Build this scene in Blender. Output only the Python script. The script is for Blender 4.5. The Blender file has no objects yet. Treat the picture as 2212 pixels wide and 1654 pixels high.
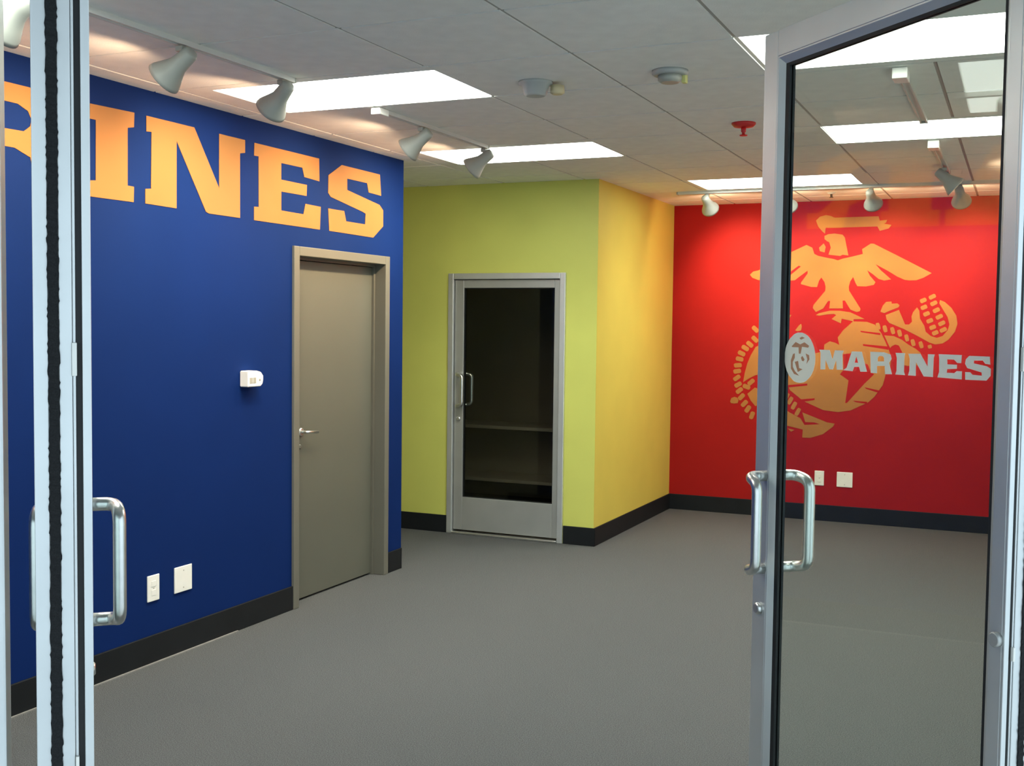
import bpy, bmesh, math, random
from mathutils import Vector, Matrix

random.seed(4)
PI = math.pi
S = 2 ** -0.5
scene = bpy.context.scene
COL = scene.collection

# ------------------------------------------------------------------ camera
CAM_AXES = ([0.912299, 0.409351, 0.011947], [-0.032039, 0.042259, 0.998593], [-0.40827, 0.911398, -0.051668])
CAM_F = 2448.15
EYE = 1.62
cam_d = bpy.data.cameras.new('camera')
cam_d.sensor_fit = 'HORIZONTAL'
cam_d.sensor_width = 36.0
cam_d.lens = CAM_F / 2212 * 36.0
cam_d.clip_start = 0.02
cam = bpy.data.objects.new('camera', cam_d)
COL.objects.link(cam)
_r, _u, _w = (Vector(a) for a in CAM_AXES)
cam.matrix_world = Matrix(((_r.x, _u.x, -_w.x, 0), (_r.y, _u.y, -_w.y, 0), (_r.z, _u.z, -_w.z, EYE), (0, 0, 0, 1)))
scene.camera = cam

# ------------------------------------------------------------------ world (cool daylight of the concourse outside) and exposure
world = bpy.data.worlds.new('concourse_daylight')
scene.world = world
world.use_nodes = True
world.node_tree.nodes['Background'].inputs[0].default_value = (0.70, 0.88, 1.0, 1)
world.node_tree.nodes['Background'].inputs[1].default_value = 1.3
vs = scene.view_settings
vs.view_transform = 'Standard'
vs.look = 'None'
vs.gamma = 1.0
vs.use_curve_mapping = False
vs.exposure = 0.22
scene.cycles.max_bounces = 5
scene.cycles.diffuse_bounces = 3
scene.cycles.glossy_bounces = 3
scene.cycles.transparent_max_bounces = 10
scene.cycles.use_adaptive_sampling = True
scene.cycles.adaptive_threshold = 0.09
scene.cycles.adaptive_min_samples = 16
scene.cycles.caustics_reflective = False
scene.cycles.caustics_refractive = False

PANEL_EMIT = 8.5          # fluorescent diffusers, glow of the lens
PANEL_WATT = 12.0         # fluorescent tubes behind the prismatic lens, directed downwards
TUBE = (0.95, 1.0, 0.91)
SPOT_BEAM = 36.0          # track lamp, narrow beam (W)
SPOT_SPILL = 5.0          # track lamp, wide spill (W)
WARM = (1.0, 0.74, 0.46)

# ------------------------------------------------------------------ dimensions (metres), X right, Y along the blue wall, Z up
BX = -3.703     # blue wall face
BE = 6.4985     # far end of the blue wall
OY = 7.778      # olive wall face
RX = -2.8145    # yellow return wall face
RY = 9.731      # red wall face
WX = 1.0        # right wall face (outside the frame)
CZ = 2.676      # ceiling
BH = 0.1345     # baseboard height
SF = 1.90       # storefront plane, distance along the diagonal
CX0 = -5.6      # end of the side corridor

def P_uv(u, v, z=0.0):
    return Vector((S * (v - u), S * (u + v), z))

# ------------------------------------------------------------------ materials
MATS = {}
def mat(name, color, rough=0.5, metal=0.0, noise=None, bump=None, spec=0.5, emit=None, coat=0.0):
    if name in MATS:
        return MATS[name]
    m = bpy.data.materials.new(name)
    m.use_nodes = True
    nt = m.node_tree
    b = nt.nodes['Principled BSDF']
    b.inputs['Base Color'].default_value = (*color, 1)
    b.inputs['Roughness'].default_value = rough
    b.inputs['Metallic'].default_value = metal
    b.inputs['Specular IOR Level'].default_value = spec
    b.inputs['Coat Weight'].default_value = coat
    if emit:
        b.inputs['Emission Color'].default_value = (*emit[0], 1)
        b.inputs['Emission Strength'].default_value = emit[1]
    if noise or bump:
        tc = nt.nodes.new('ShaderNodeTexCoord')
    if noise:
        sc, amt = noise
        n = nt.nodes.new('ShaderNodeTexNoise')
        n.inputs['Scale'].default_value = sc
        n.inputs['Detail'].default_value = 1.5
        nt.links.new(tc.outputs['Object'], n.inputs['Vector'])
        mp = nt.nodes.new('ShaderNodeMapRange')
        mp.inputs['From Min'].default_value = 0.3
        mp.inputs['From Max'].default_value = 0.7
        mp.inputs['To Min'].default_value = 1 - amt
        mp.inputs['To Max'].default_value = 1 + amt
        nt.links.new(n.outputs['Fac'], mp.inputs['Value'])
        mx = nt.nodes.new('ShaderNodeVectorMath')
        mx.operation = 'SCALE'
        mx.inputs[0].default_value = color
        nt.links.new(mp.outputs['Result'], mx.inputs['Scale'])
        nt.links.new(mx.outputs['Vector'], b.inputs['Base Color'])
    if bump:
        sc, st, dist = bump
        n2 = nt.nodes.new('ShaderNodeTexNoise')
        n2.inputs['Scale'].default_value = sc
        n2.inputs['Detail'].default_value = 1
        nt.links.new(tc.outputs['Object'], n2.inputs['Vector'])
        bp = nt.nodes.new('ShaderNodeBump')
        bp.inputs['Strength'].default_value = st
        bp.inputs['Distance'].default_value = dist
        nt.links.new(n2.outputs['Fac'], bp.inputs['Height'])
        nt.links.new(bp.outputs['Normal'], b.inputs['Normal'])
    MATS[name] = m
    return m

def glass_mat(name, tint, base_refl=0.025):
    m = bpy.data.materials.new(name)
    m.use_nodes = True
    nt = m.node_tree
    nt.nodes.clear()
    out = nt.nodes.new('ShaderNodeOutputMaterial')
    tr = nt.nodes.new('ShaderNodeBsdfTransparent')
    tr.inputs[0].default_value = (*tint, 1)
    gl = nt.nodes.new('ShaderNodeBsdfGlossy')
    gl.inputs['Roughness'].default_value = 0.01
    gl.inputs['Color'].default_value = (0.9, 0.95, 0.95, 1)
    lw_ = nt.nodes.new('ShaderNodeLayerWeight')
    lw_.inputs['Blend'].default_value = 0.5
    pw_ = nt.nodes.new('ShaderNodeMath'); pw_.operation = 'POWER'; pw_.inputs[1].default_value = 5.0
    nt.links.new(lw_.outputs['Facing'], pw_.inputs[0])
    fr = nt.nodes.new('ShaderNodeMath'); fr.operation = 'MULTIPLY_ADD'
    fr.inputs[1].default_value = 1.0 - base_refl; fr.inputs[2].default_value = base_refl
    nt.links.new(pw_.outputs[0], fr.inputs[0])
    mx = nt.nodes.new('ShaderNodeMixShader')
    nt.links.new(fr.outputs[0], mx.inputs[0])
    nt.links.new(tr.outputs[0], mx.inputs[1])
    nt.links.new(gl.outputs[0], mx.inputs[2])
    nt.links.new(mx.outputs[0], out.inputs[0])
    MATS[name] = m
    return m

M_BLUE = mat('blue_paint', (0.0038, 0.0205, 0.114), 0.7, noise=(3, 0.03), spec=0.08)
M_GOLD = mat('gold_paint', (0.36, 0.162, 0.052), 0.6, noise=(4, 0.03), spec=0.1)
M_OLIVE = mat('lime_yellow_wall', (0.66, 0.68, 0.15), 0.55, noise=(3, 0.03))
M_YELLOW = mat('golden_yellow_wall', (0.74, 0.63, 0.11), 0.55, noise=(3, 0.03))  # separate tone for the return wall, less green than the lime one
M_RED = mat('red_paint', (0.36, 0.011, 0.010), 0.6, noise=(3, 0.03), spec=0.12)
M_MURAL = mat('ochre_paint', (0.39, 0.168, 0.045), 0.6, noise=(5, 0.05), spec=0.12)
M_WHITEWALL = mat('off_white_paint', (0.72, 0.70, 0.64), 0.6, noise=(3, 0.03))
M_BASE = mat('black_vinyl_base', (0.012, 0.014, 0.016), 0.5, noise=(8, 0.1), spec=0.2)
M_CAULK = mat('pale_caulk', (0.26, 0.25, 0.235), 0.7, noise=(30, 0.1))
M_TILE = mat('ceiling_tile_white', (0.91, 0.92, 0.87), 0.85, noise=(12, 0.03), bump=(160, 0.25, 0.003))
M_GRID = mat('grid_enamel', (0.40, 0.40, 0.36), 0.6, noise=(10, 0.03))
M_PLENUM = mat('plenum_grey', (0.10, 0.10, 0.10), 0.9, noise=(4, 0.1))
M_TAUPE = mat('taupe_door_paint', (0.118, 0.122, 0.096), 0.42, noise=(3, 0.03))
M_TAUPEF = mat('taupe_frame_paint', (0.150, 0.148, 0.120), 0.42, noise=(3, 0.03))
M_ALU = mat('anodised_aluminium', (0.74, 0.76, 0.755), 0.42, 0.75, noise=(6, 0.04))
M_ALUD = mat('satin_aluminium_door', (0.50, 0.51, 0.49), 0.42, 0.6, noise=(6, 0.04))
M_STEEL = mat('brushed_steel', (0.80, 0.80, 0.77), 0.28, 0.95, noise=(40, 0.04))
M_BLACK = mat('black_rubber', (0.008, 0.009, 0.010), 0.6, noise=(30, 0.2))
M_PILE = mat('black_pile_brush', (0.010, 0.011, 0.012), 0.95, noise=(400, 0.4))
M_PLATE = mat('ivory_plastic', (0.95, 0.93, 0.86), 0.4, noise=(20, 0.02))
M_SLOT = mat('grey_plastic', (0.42, 0.40, 0.34), 0.5, noise=(20, 0.05))
M_LAMPW = mat('white_lamp_enamel', (0.42, 0.43, 0.38), 0.4, noise=(10, 0.03))
M_TRACK = mat('white_track_enamel', (0.72, 0.72, 0.68), 0.5, noise=(10, 0.03))
M_LAMPG = mat('lamp_bulb_glow', (1, 0.8, 0.5), 0.4, emit=((1.0, 0.74, 0.45), 14.0))
M_BLKLIP = mat('dark_fixture_lip', (0.03, 0.03, 0.03), 0.6, noise=(20, 0.1))
M_DIFF = mat('lit_acrylic_diffuser', (0.9, 0.9, 0.9), 0.4, emit=((0.95, 1.0, 0.91), PANEL_EMIT))
M_SPRK = mat('red_sprinkler_enamel', (0.70, 0.03, 0.03), 0.35, noise=(20, 0.03))
M_SMOKE = mat('pale_grey_plastic', (0.50, 0.52, 0.501), 0.45, noise=(20, 0.04))
M_CREAM = mat('cream_plastic', (0.78, 0.66, 0.40), 0.45, noise=(20, 0.04))
M_TABY = mat('yellow_green_tab', (0.66, 0.66, 0.25), 0.5, noise=(20, 0.04))
def vinyl_mat(name, col):
    m = mat(name, col, 0.5, noise=(12, 0.02))
    nt = m.node_tree
    b = nt.nodes['Principled BSDF']
    tl = nt.nodes.new('ShaderNodeBsdfTranslucent')
    tl.inputs[0].default_value = (*col, 1)
    mx = nt.nodes.new('ShaderNodeMixShader')
    mx.inputs[0].default_value = 0.4
    nt.links.new(b.outputs[0], mx.inputs[1])
    nt.links.new(tl.outputs[0], mx.inputs[2])
    nt.links.new(mx.outputs[0], nt.nodes['Material Output'].inputs[0])
    return m
M_VINYL = vinyl_mat('white_vinyl', (0.97, 0.95, 0.88))
M_VINYLM = mat('tan_vinyl', (0.62, 0.30, 0.16), 0.5, noise=(12, 0.04))
M_SHELF = mat('beige_shelf', (0.55, 0.47, 0.36), 0.5, noise=(8, 0.06))
M_STORE = mat('storeroom_paint', (0.34, 0.29, 0.21), 0.7, noise=(3, 0.05))
M_STONE = mat('concourse_tile', (0.85, 0.85, 0.85), 0.4, noise=(2, 0.08))
M_GLASS = glass_mat('clear_glass', (0.93, 0.96, 0.94))
M_SMOKED = glass_mat('tinted_door_glass', (0.76, 0.77, 0.74))

def carpet_mat():
    m = mat('grey_carpet', (0.114, 0.117, 0.117), 0.95, noise=(230, 0.38), bump=(260, 0.7, 0.008), spec=0.1)
    return m
M_CARPET = carpet_mat()

# ------------------------------------------------------------------ mesh helpers
def link(name, me, m, parent=None, smooth=False):
    if m:
        me.materials.clear()
        me.materials.append(m)
    o = bpy.data.objects.new(name, me)
    COL.objects.link(o)
    if parent is not None:
        o.parent = parent
    if smooth:
        for p in me.polygons:
            p.use_smooth = True
    return o

def from_bm(name, bm, m, parent=None, smooth=False):
    bmesh.ops.recalc_face_normals(bm, faces=bm.faces)
    me = bpy.data.meshes.new(name)
    bm.to_mesh(me)
    bm.free()
    return link(name, me, m, parent, smooth)

def add_box(bm, a, b, bev=0.0, seg=2):
    x0, y0, z0 = (min(a[i], b[i]) for i in range(3))
    x1, y1, z1 = (max(a[i], b[i]) for i in range(3))
    vs_ = [bm.verts.new(p) for p in ((x0,y0,z0),(x1,y0,z0),(x1,y1,z0),(x0,y1,z0),(x0,y0,z1),(x1,y0,z1),(x1,y1,z1),(x0,y1,z1))]
    fs = [bm.faces.new([vs_[i] for i in f]) for f in ((0,3,2,1),(4,5,6,7),(0,1,5,4),(1,2,6,5),(2,3,7,6),(3,0,4,7))]
    if bev > 0:
        es = list({e for f in fs for e in f.edges})
        bmesh.ops.bevel(bm, geom=es, offset=bev, segments=seg, affect='EDGES', profile=0.5)

def box(name, a, b, m, parent=None, bev=0.0):
    bm = bmesh.new()
    add_box(bm, a, b, bev)
    return from_bm(name, bm, m, parent)

def boxes(name, lst, m, parent=None, bev=0.0):
    bm = bmesh.new()
    for a, b in lst:
        add_box(bm, a, b, bev)
    return from_bm(name, bm, m, parent)

def add_prism(bm, pts, to3, t0, t1):
    """polygon pts (2D) turned to 3D by to3(p, t) between depths t0 and t1"""
    A = [bm.verts.new(to3(p, t0)) for p in pts]
    B = [bm.verts.new(to3(p, t1)) for p in pts]
    n = len(pts)
    bm.faces.new(A)
    bm.faces.new(B)
    for i in range(n):
        bm.faces.new((A[i], A[(i+1) % n], B[(i+1) % n], B[i]))

def prism(name, pts, to3, t0, t1, m, parent=None):
    bm = bmesh.new()
    add_prism(bm, pts, to3, t0, t1)
    bm.normal_update()
    bmesh.ops.triangulate(bm, faces=[f for f in bm.faces if len(f.verts) > 4])
    return from_bm(name, bm, m, parent)

def holed_prism(name, outer, hole, to3, t0, t1, m, parent=None):
    bm = bmesh.new()
    for t in (t0, t1):
        es = []
        for loop in (outer, hole):
            vv = [bm.verts.new(to3(p, t)) for p in loop]
            es += [bm.edges.new((vv[i], vv[(i+1) % len(vv)])) for i in range(len(vv))]
        bmesh.ops.triangle_fill(bm, use_beauty=True, use_dissolve=False, edges=es)
    bm.verts.ensure_lookup_table()
    no, nh = len(outer), len(hole)
    off = no + nh
    for st, n in ((0, no), (no, nh)):
        for i in range(n):
            j = (i + 1) % n
            bm.faces.new((bm.verts[st+i], bm.verts[st+j], bm.verts[off+st+j], bm.verts[off+st+i]))
    return from_bm(name, bm, m, parent)

def add_lathe(bm, prof, n=24, frame=None, cap=True):
    """prof: (radius, height) list along local Z; frame: 4x4"""
    rings = []
    for rad, h in prof:
        ring = []
        for k in range(n):
            a = 2 * PI * k / n
            p = Vector((rad * math.cos(a), rad * math.sin(a), h))
            ring.append(bm.verts.new(frame @ p if frame else p))
        rings.append(ring)
    for i in range(len(rings) - 1):
        for k in range(n):
            bm.faces.new((rings[i][k], rings[i][(k+1) % n], rings[i+1][(k+1) % n], rings[i+1][k]))
    if cap:
        bm.faces.new(rings[0])
        bm.faces.new(rings[-1])

def lathe(name, prof, m, parent=None, frame=None, n=24, cap=True, smooth=True):
    bm = bmesh.new()
    add_lathe(bm, prof, n, frame, cap)
    o = from_bm(name, bm, m, parent)
    if smooth:
        for p in o.data.polygons:
            p.use_smooth = len(p.vertices) == 4
    return o

def round_path(pts, rad, n=6):
    out = [Vector(pts[0])]
    for i in range(1, len(pts) - 1):
        p, a, b = Vector(pts[i]), Vector(pts[i-1]), Vector(pts[i+1])
        da, db = (a - p), (b - p)
        r = min(rad, da.length * 0.48, db.length * 0.48)
        p0, p1 = p + da.normalized() * r, p + db.normalized() * r
        for k in range(n + 1):
            t = k / n
            out.append((1-t)**2 * p0 + 2*t*(1-t) * p + t*t * p1)
    out.append(Vector(pts[-1]))
    return out

def tube(name, pts, rx, ry, m, parent=None, n=14, up=Vector((0, 0, 1))):
    """rounded bar of elliptical section swept along pts (parallel transport)"""
    bm = bmesh.new()
    pts = [Vector(p) for p in pts]
    t0 = (pts[1] - pts[0]).normalized()
    nrm = up - t0 * up.dot(t0)
    nrm = nrm.normalized() if nrm.length > 1e-4 else t0.orthogonal().normalized()
    rings = []
    prev = t0
    for i, p in enumerate(pts):
        t = (pts[min(i+1, len(pts)-1)] - pts[max(i-1, 0)]).normalized()
        q = prev.rotation_difference(t)
        nrm = q @ nrm
        nrm = (nrm - t * nrm.dot(t)).normalized()
        prev = t
        bi = t.cross(nrm)
        rings.append([bm.verts.new(p + nrm * (rx * math.cos(2*PI*k/n)) + bi * (ry * math.sin(2*PI*k/n))) for k in range(n)])
    for i in range(len(rings) - 1):
        for k in range(n):
            bm.faces.new((rings[i][k], rings[i][(k+1) % n], rings[i+1][(k+1) % n], rings[i+1][k]))
    bm.faces.new(rings[0])
    bm.faces.new(rings[-1])
    o = from_bm(name, bm, m, parent)
    for p in o.data.polygons:
        p.use_smooth = len(p.vertices) == 4
    return o

def empty(name, loc=(0, 0, 0), rz=0.0):
    o = bpy.data.objects.new(name, None)
    o.empty_display_size = 0.05
    o.location = loc
    o.rotation_euler = (0, 0, rz)
    COL.objects.link(o)
    return o

def tag(o, label, cat, group=None):
    o['label'] = label
    o['category'] = cat
    if group:
        o['group'] = group
    return o

def struct(o, label=None):
    o['kind'] = 'structure'
    if label:
        o['label'] = label
    return o

# ================================================================== SETTING
T = 0.12
# floor
bm = bmesh.new()
fl = [(CX0, OY), (CX0, BE), (BX - T, BE), (BX - T, S*(SF) * 0 - 1.05), tuple(P_uv(SF, 3.36)[:2]), (WX + T, RY + T), (CX0, RY + T)]
A_ = [bm.verts.new((x, y, 0.0)) for x, y in fl]
B_ = [bm.verts.new((x, y, -0.05)) for x, y in fl]
bm.faces.new(A_); bm.faces.new(B_)
for i in range(len(fl)):
    j = (i + 1) % len(fl)
    bm.faces.new((A_[i], A_[j], B_[j], B_[i]))
struct(from_bm('floor', bm, M_CARPET), 'grey looped carpet floor of the room')
struct(box('floor_concourse', (-7, -6, -0.07), (7, 5.0, -0.0505), M_STONE), 'pale concourse floor outside the doors')

# blue wall with the grey door opening
GD0, GD1, GDH = 5.262, 6.306, 2.041
struct(boxes('wall_left', [((BX - T, -1.05, 0), (BX, GD0 + 0.03, CZ + 0.1)), ((BX - T, GD1 - 0.03, 0), (BX, BE, CZ + 0.1)), ((BX - T, GD0 + 0.03, GDH - 0.03), (BX, GD1 - 0.03, CZ + 0.1))], M_BLUE), 'deep blue painted wall')
struct(box('wall_corridor', (CX0, BE - T, 0), (BX - T, BE, CZ + 0.1), M_WHITEWALL), 'wall of the side corridor behind the blue wall')
struct(box('wall_corridor_end', (CX0 - T, BE - T, 0), (CX0, RY + T, CZ + 0.1), M_WHITEWALL), 'end wall of the side corridor')
# olive wall with the glazed door opening
OD0, OD1, ODH = -4.022, -3.056, 2.004
struct(boxes('wall_center', [((CX0, OY, 0), (OD0 + 0.02, OY + T, CZ + 0.1)), ((OD1 - 0.02, OY, 0), (RX - 0.0005, OY + T, CZ + 0.1)), ((OD0 + 0.02, OY, ODH - 0.02), (OD1 - 0.02, OY + T, CZ + 0.1))], M_OLIVE), 'lime yellow wall around the glazed door')
struct(box('wall_return', (RX - T, OY + T, 0), (RX, RY, CZ + 0.1), M_YELLOW), 'golden yellow wall between lime wall and red wall')
# thin golden skin so that the outside corner shows two tones
struct(box('trim_1', (RX - 0.0004, OY + 0.001, 0), (RX, OY + T, CZ + 0.1), M_YELLOW), 'golden yellow skin at the wall corner')
struct(box('wall_back', (RX, RY, 0), (WX + T, RY + T, CZ + 0.1), M_RED), 'red painted back wall')
struct(box('wall_storeroom', (CX0, RY, 0), (RX, RY + T, CZ + 0.1), M_STORE), 'back wall of the dark storeroom')
struct(box('wall_right', (WX, P_uv(SF, 3.36).y, 0), (WX + T, RY, CZ + 0.1), M_WHITEWALL), 'right wall of the room')
# baseboards
bb = 0.012
struct(boxes('baseboard_left', [((BX, -1.0, 0), (BX + bb, GD0, BH)), ((BX, GD1, 0), (BX + bb, BE - 0.02, BH))], M_BASE, bev=0.003), 'black vinyl baseboard along the blue wall')
# rounded end of the base at the blue corner
bm = bmesh.new()
arc = [(BX + bb - 0.03 + 0.03 * math.cos(t), BE + bb - 0.03 + 0.03 * math.sin(t)) for t in [k * PI / 16 for k in range(9)]]
add_prism(bm, [(BX + 0.0, BE - 0.02), (BX + bb, BE - 0.02)] + arc + [(BX - 0.4, BE + bb), (BX - 0.4, BE), (BX, BE)], lambda p, t: (p[0], p[1], t), 0, BH)
struct(from_bm('baseboard_corner', bm, M_BASE), 'black rounded baseboard at the blue wall end')
struct(boxes('baseboard_center', [((CX0, OY - bb, 0), (OD0 - 0.004, OY, BH)), ((OD1 + 0.004, OY - bb, 0), (RX + bb, OY, BH))], M_BASE, bev=0.003), 'black vinyl baseboard under the lime wall')
struct(box('baseboard_return', (RX, OY - bb + 0.001, 0), (RX + bb, RY - bb, BH), M_BASE, bev=0.003), 'black vinyl baseboard under the golden wall')
struct(box('baseboard_back', (RX, RY - bb, 0), (WX, RY, BH), M_BASE, bev=0.003), 'black vinyl baseboard under the red wall')
struct(box('baseboard_right', (WX - bb, 3.75, 0), (WX, RY - bb, BH), M_BASE, bev=0.003))
struct(box('trim_2', (BX + bb, -0.9, 0), (BX + bb + 0.009, GD0 - 0.5, 0.005), M_CAULK), 'pale tack strip along the baseboard of the blue wall')

# ------------------------------------------------------------------ ceiling: slab, grid bars, tiles
ceil = struct(box('ceiling', (CX0 - T, -1.2, CZ + 0.10), (WX + T, RY + T, CZ + 0.16), M_PLENUM), 'suspended ceiling of square white tiles')
GX0, GXP, GY0, GYP = -0.99, 0.645, 4.17, 0.65
REGIONS = [(BX, -1.2, WX, OY), (RX, OY, WX, RY), (CX0, BE, BX, OY)]

def clip_half(poly, f):
    out = []
    for i in range(len(poly)):
        a, b = poly[i], poly[(i+1) % len(poly)]
        fa, fb = f(a), f(b)
        if fa >= 0:
            out.append(a)
        if (fa >= 0) != (fb >= 0):
            t = fa / (fa - fb)
            out.append((a[0] + (b[0]-a[0]) * t, a[1] + (b[1]-a[1]) * t))
    return out

inside = lambda p: (p[1] - p[0]) * S - (SF + 0.05)
# troffers: (x index of left cell, y index); each spans two cells
LIGHTS = [(-4, 0), (-4, 3), (0, 0), (0, 3), (-2, 6), (-4, -3)]  # last panel is out of view, added to light the entrance end
lit = set()
for i, j in LIGHTS:
    lit.add((i, j)); lit.add((i + 1, j))
G = 0.008
full = None
nt_ = 0
for j in range(-9, 10):
    for i in range(-8, 5):
        if (i, j) in lit:
            continue
        x0, x1 = GX0 + i * GXP, GX0 + (i+1) * GXP
        y0, y1 = GY0 + j * GYP, GY0 + (j+1) * GYP
        for rx0, ry0, rx1, ry1 in REGIONS:
            a0, a1, b0, b1 = max(x0, rx0), min(x1, rx1), max(y0, ry0), min(y1, ry1)
            if a1 - a0 < 0.03 or b1 - b0 < 0.03:
                continue
            g = [G if a0 == x0 else 0, G if a1 == x1 else 0, G if b0 == y0 else 0, G if b1 == y1 else 0]
            poly = [(a0+g[0], b0+g[2]), (a1-g[1], b0+g[2]), (a1-g[1], b1-g[3]), (a0+g[0], b1-g[3])]
            cl = clip_half(poly, inside)
            if len(cl) < 3:
                continue
            whole = len(cl) == 4 and abs((a1-a0) - GXP) < 1e-6 and abs((b1-b0) - GYP) < 1e-6 and cl == poly
            if whole and full is not None:
                o = bpy.data.objects.new('ceiling_tile', full)
                COL.objects.link(o)
                o.location = ((x0+x1)/2, (y0+y1)/2, CZ)
            else:
                cx_, cy_ = (x0+x1)/2, (y0+y1)/2
                bm = bmesh.new()
                add_prism(bm, [(p[0]-cx_, p[1]-cy_) for p in cl], lambda p, t: (p[0], p[1], t), 0, 0.014)
                o = from_bm('ceiling_tile', bm, M_TILE)
                o.location = (cx_, cy_, CZ)
                if whole:
                    full = o.data
            o.parent = ceil
            nt_ += 1
# grid bars sit just above the tile faces, so that the joints are recessed
def bar_runs(n0, n1, skip):
    runs, cur = [], None
    for k in range(n0, n1):
        if skip(k):
            cur = None
        elif cur is None:
            cur = [k, k + 1]; runs.append(cur)
        else:
            cur[1] = k + 1
    return runs
LEFT = {(i, j) for i, j in LIGHTS}
for i in range(-8, 5):
    x = GX0 + i * GXP
    for j0, j1 in bar_runs(-9, 10, lambda j: (i - 1, j) in LEFT):
        ylo, yhi = max(-1.0, GY0 + j0 * GYP), min(RY, GY0 + j1 * GYP)
        if x < BX: ylo, yhi = max(ylo, BE), min(yhi, OY)
        elif x < RX: yhi = min(yhi, OY)
        ylo = max(ylo, x + (SF + 0.05) / S)
        if x > WX or x < CX0 or yhi - ylo < 0.02: continue
        box('grid_bar', (x - 0.012, ylo, CZ + 0.005), (x + 0.012, yhi, CZ + 0.03), M_GRID, ceil)
for j in range(-9, 10):
    y = GY0 + j * GYP
    xlo, xhi = BX, WX
    if y > OY: xlo = RX
    elif y > BE: xlo = CX0
    xhi = min(xhi, y - (SF + 0.05) / S)
    if y > RY or xlo >= xhi: continue
    box('grid_bar', (xlo, y - 0.012, CZ + 0.006), (xhi, y + 0.012, CZ + 0.029), M_GRID, ceil)

# ------------------------------------------------------------------ fluorescent troffers
LNAMES = ['lit ceiling panel nearest the gold lettering, crossed by a track lamp', 'lit ceiling panel above the corner between blue and lime walls',
          'large lit ceiling panel cut off by the open right door frame', 'lit ceiling panel seen wholly through the right door glass',
          'farthest lit ceiling panel, beside the golden wall near the red wall', 'added lit ceiling panel, out of view, nearest the entrance on the blue wall side']
LCEN = {(-4, 0): (-2.845, 4.53), (-4, 3): (-2.868, 6.50), (0, 0): (-0.413, 4.46), (0, 3): (-0.425, 6.445), (-2, 6): (-1.668, 8.375), (-4, -3): (-2.865, 2.55)}
for (i, j), lab in zip(LIGHTS, LNAMES):
    x0, x1 = GX0 + i * GXP, GX0 + (i+2) * GXP
    y0, y1 = GY0 + j * GYP, GY0 + (j+1) * GYP
    e = tag(empty('ceiling_light', ((x0+x1)/2, (y0+y1)/2, CZ)), lab, 'ceiling light', 'fluorescent ceiling panels')
    cx_, cy_ = LCEN[(i, j)]
    e.location = (cx_, cy_, CZ)
    ax0, ax1, ay0, ay1 = x0 - cx_, x1 - cx_, y0 - cy_, y1 - cy_      # the two ceiling cells around the lens
    bx_, by_ = 0.565, 0.292
    ay0, ay1 = min(ay0, -by_ - 0.002), max(ay1, by_ + 0.002)
    for a, b in (((ax0, ay0, 0.0), (-bx_ - 0.012, ay1, 0.06)), ((bx_ + 0.012, ay0, 0.0), (ax1, ay1, 0.06)), ((-bx_ - 0.012, ay0, 0.0), (bx_ + 0.012, -by_ - 0.002, 0.06)), ((-bx_ - 0.012, by_ + 0.002, 0.0), (bx_ + 0.012, ay1, 0.06))):
        if b[0] - a[0] > 0.004 and b[1] - a[1] > 0.001:
            box('housing', a, b, M_TILE, e)
    box('lip', (-bx_ - 0.012, -by_ - 0.002, 0.006), (-bx_, by_ + 0.002, 0.05), M_BLKLIP, e)
    box('lip', (bx_, -by_ - 0.002, 0.006), (bx_ + 0.012, by_ + 0.002, 0.05), M_BLKLIP, e)
    ld = bpy.data.lights.new('tubes', 'AREA')
    ld.shape = 'RECTANGLE'; ld.size = 2 * bx_ - 0.03; ld.size_y = 2 * by_ - 0.03
    ld.energy = PANEL_WATT; ld.color = TUBE; ld.spread = math.radians(118)
    lo = bpy.data.objects.new('tubes', ld); COL.objects.link(lo); lo.parent = e; lo.location = (0, 0, -0.002)
    box('diffuser', (-bx_, -by_, 0.0), (bx_, by_, 0.012), M_DIFF, e, bev=0.004)

# ------------------------------------------------------------------ grey flush door in the blue wall
d3 = struct(empty('door_3', (BX, (GD0+GD1)/2, 0)), 'taupe flush door in the blue wall')
hw = (GD1 - GD0) / 2
fw = 0.052
boxes('door_frame', [((-0.10, -hw, 0), (0.016, -hw + fw, GDH)), ((-0.10, hw - fw, 0), (0.016, hw, GDH)), ((-0.10, -hw + fw, GDH - fw), (0.016, hw - fw, GDH))], M_TAUPEF, d3, bev=0.003)
boxes('door_stop', [((-0.098, hw - fw - 0.016, 0), (-0.062, hw - fw, GDH - fw)), ((-0.098, -hw + fw, 0), (-0.062, -hw + fw + 0.016, GDH - fw)), ((-0.098, -hw + fw + 0.016, GDH - fw - 0.016), (-0.062, hw - fw - 0.016, GDH - fw))], M_TAUPEF, d3)
box('door_leaf', (-0.118, -hw + fw + 0.003, 0.012), (-0.075, hw - fw - 0.019, GDH - fw - 0.019), M_TAUPE, d3, bev=0.002)
yl = 5.455 - (GD0+GD1)/2
lathe('rose', [(0.024, 0), (0.024, 0.006), (0.018, 0.010)], M_STEEL, d3, Matrix.Translation((-0.075, yl, 0.985)) @ Matrix.Rotation(PI/2, 4, 'Y'))
tube('lever', round_path([(-0.07, yl, 0.985), (-0.028, yl, 0.985), (-0.022, yl + 0.10, 0.980)], 0.018), 0.009, 0.007, M_STEEL, d3)
lathe('keyhole', [(0.014, 0), (0.014, 0.005), (0.008, 0.008)], M_TAUPEF, d3, Matrix.Translation((-0.075, yl - 0.012, 0.90)) @ Matrix.Rotation(PI/2, 4, 'Y'))
struct(boxes('wall_backing', [((BX - T - 0.03, GD0 - 0.1, 0), (BX - T, GD1 + 0.1, GDH + 0.1))], M_BLACK))  # unseen black backing sheet behind the closed grey door

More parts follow.
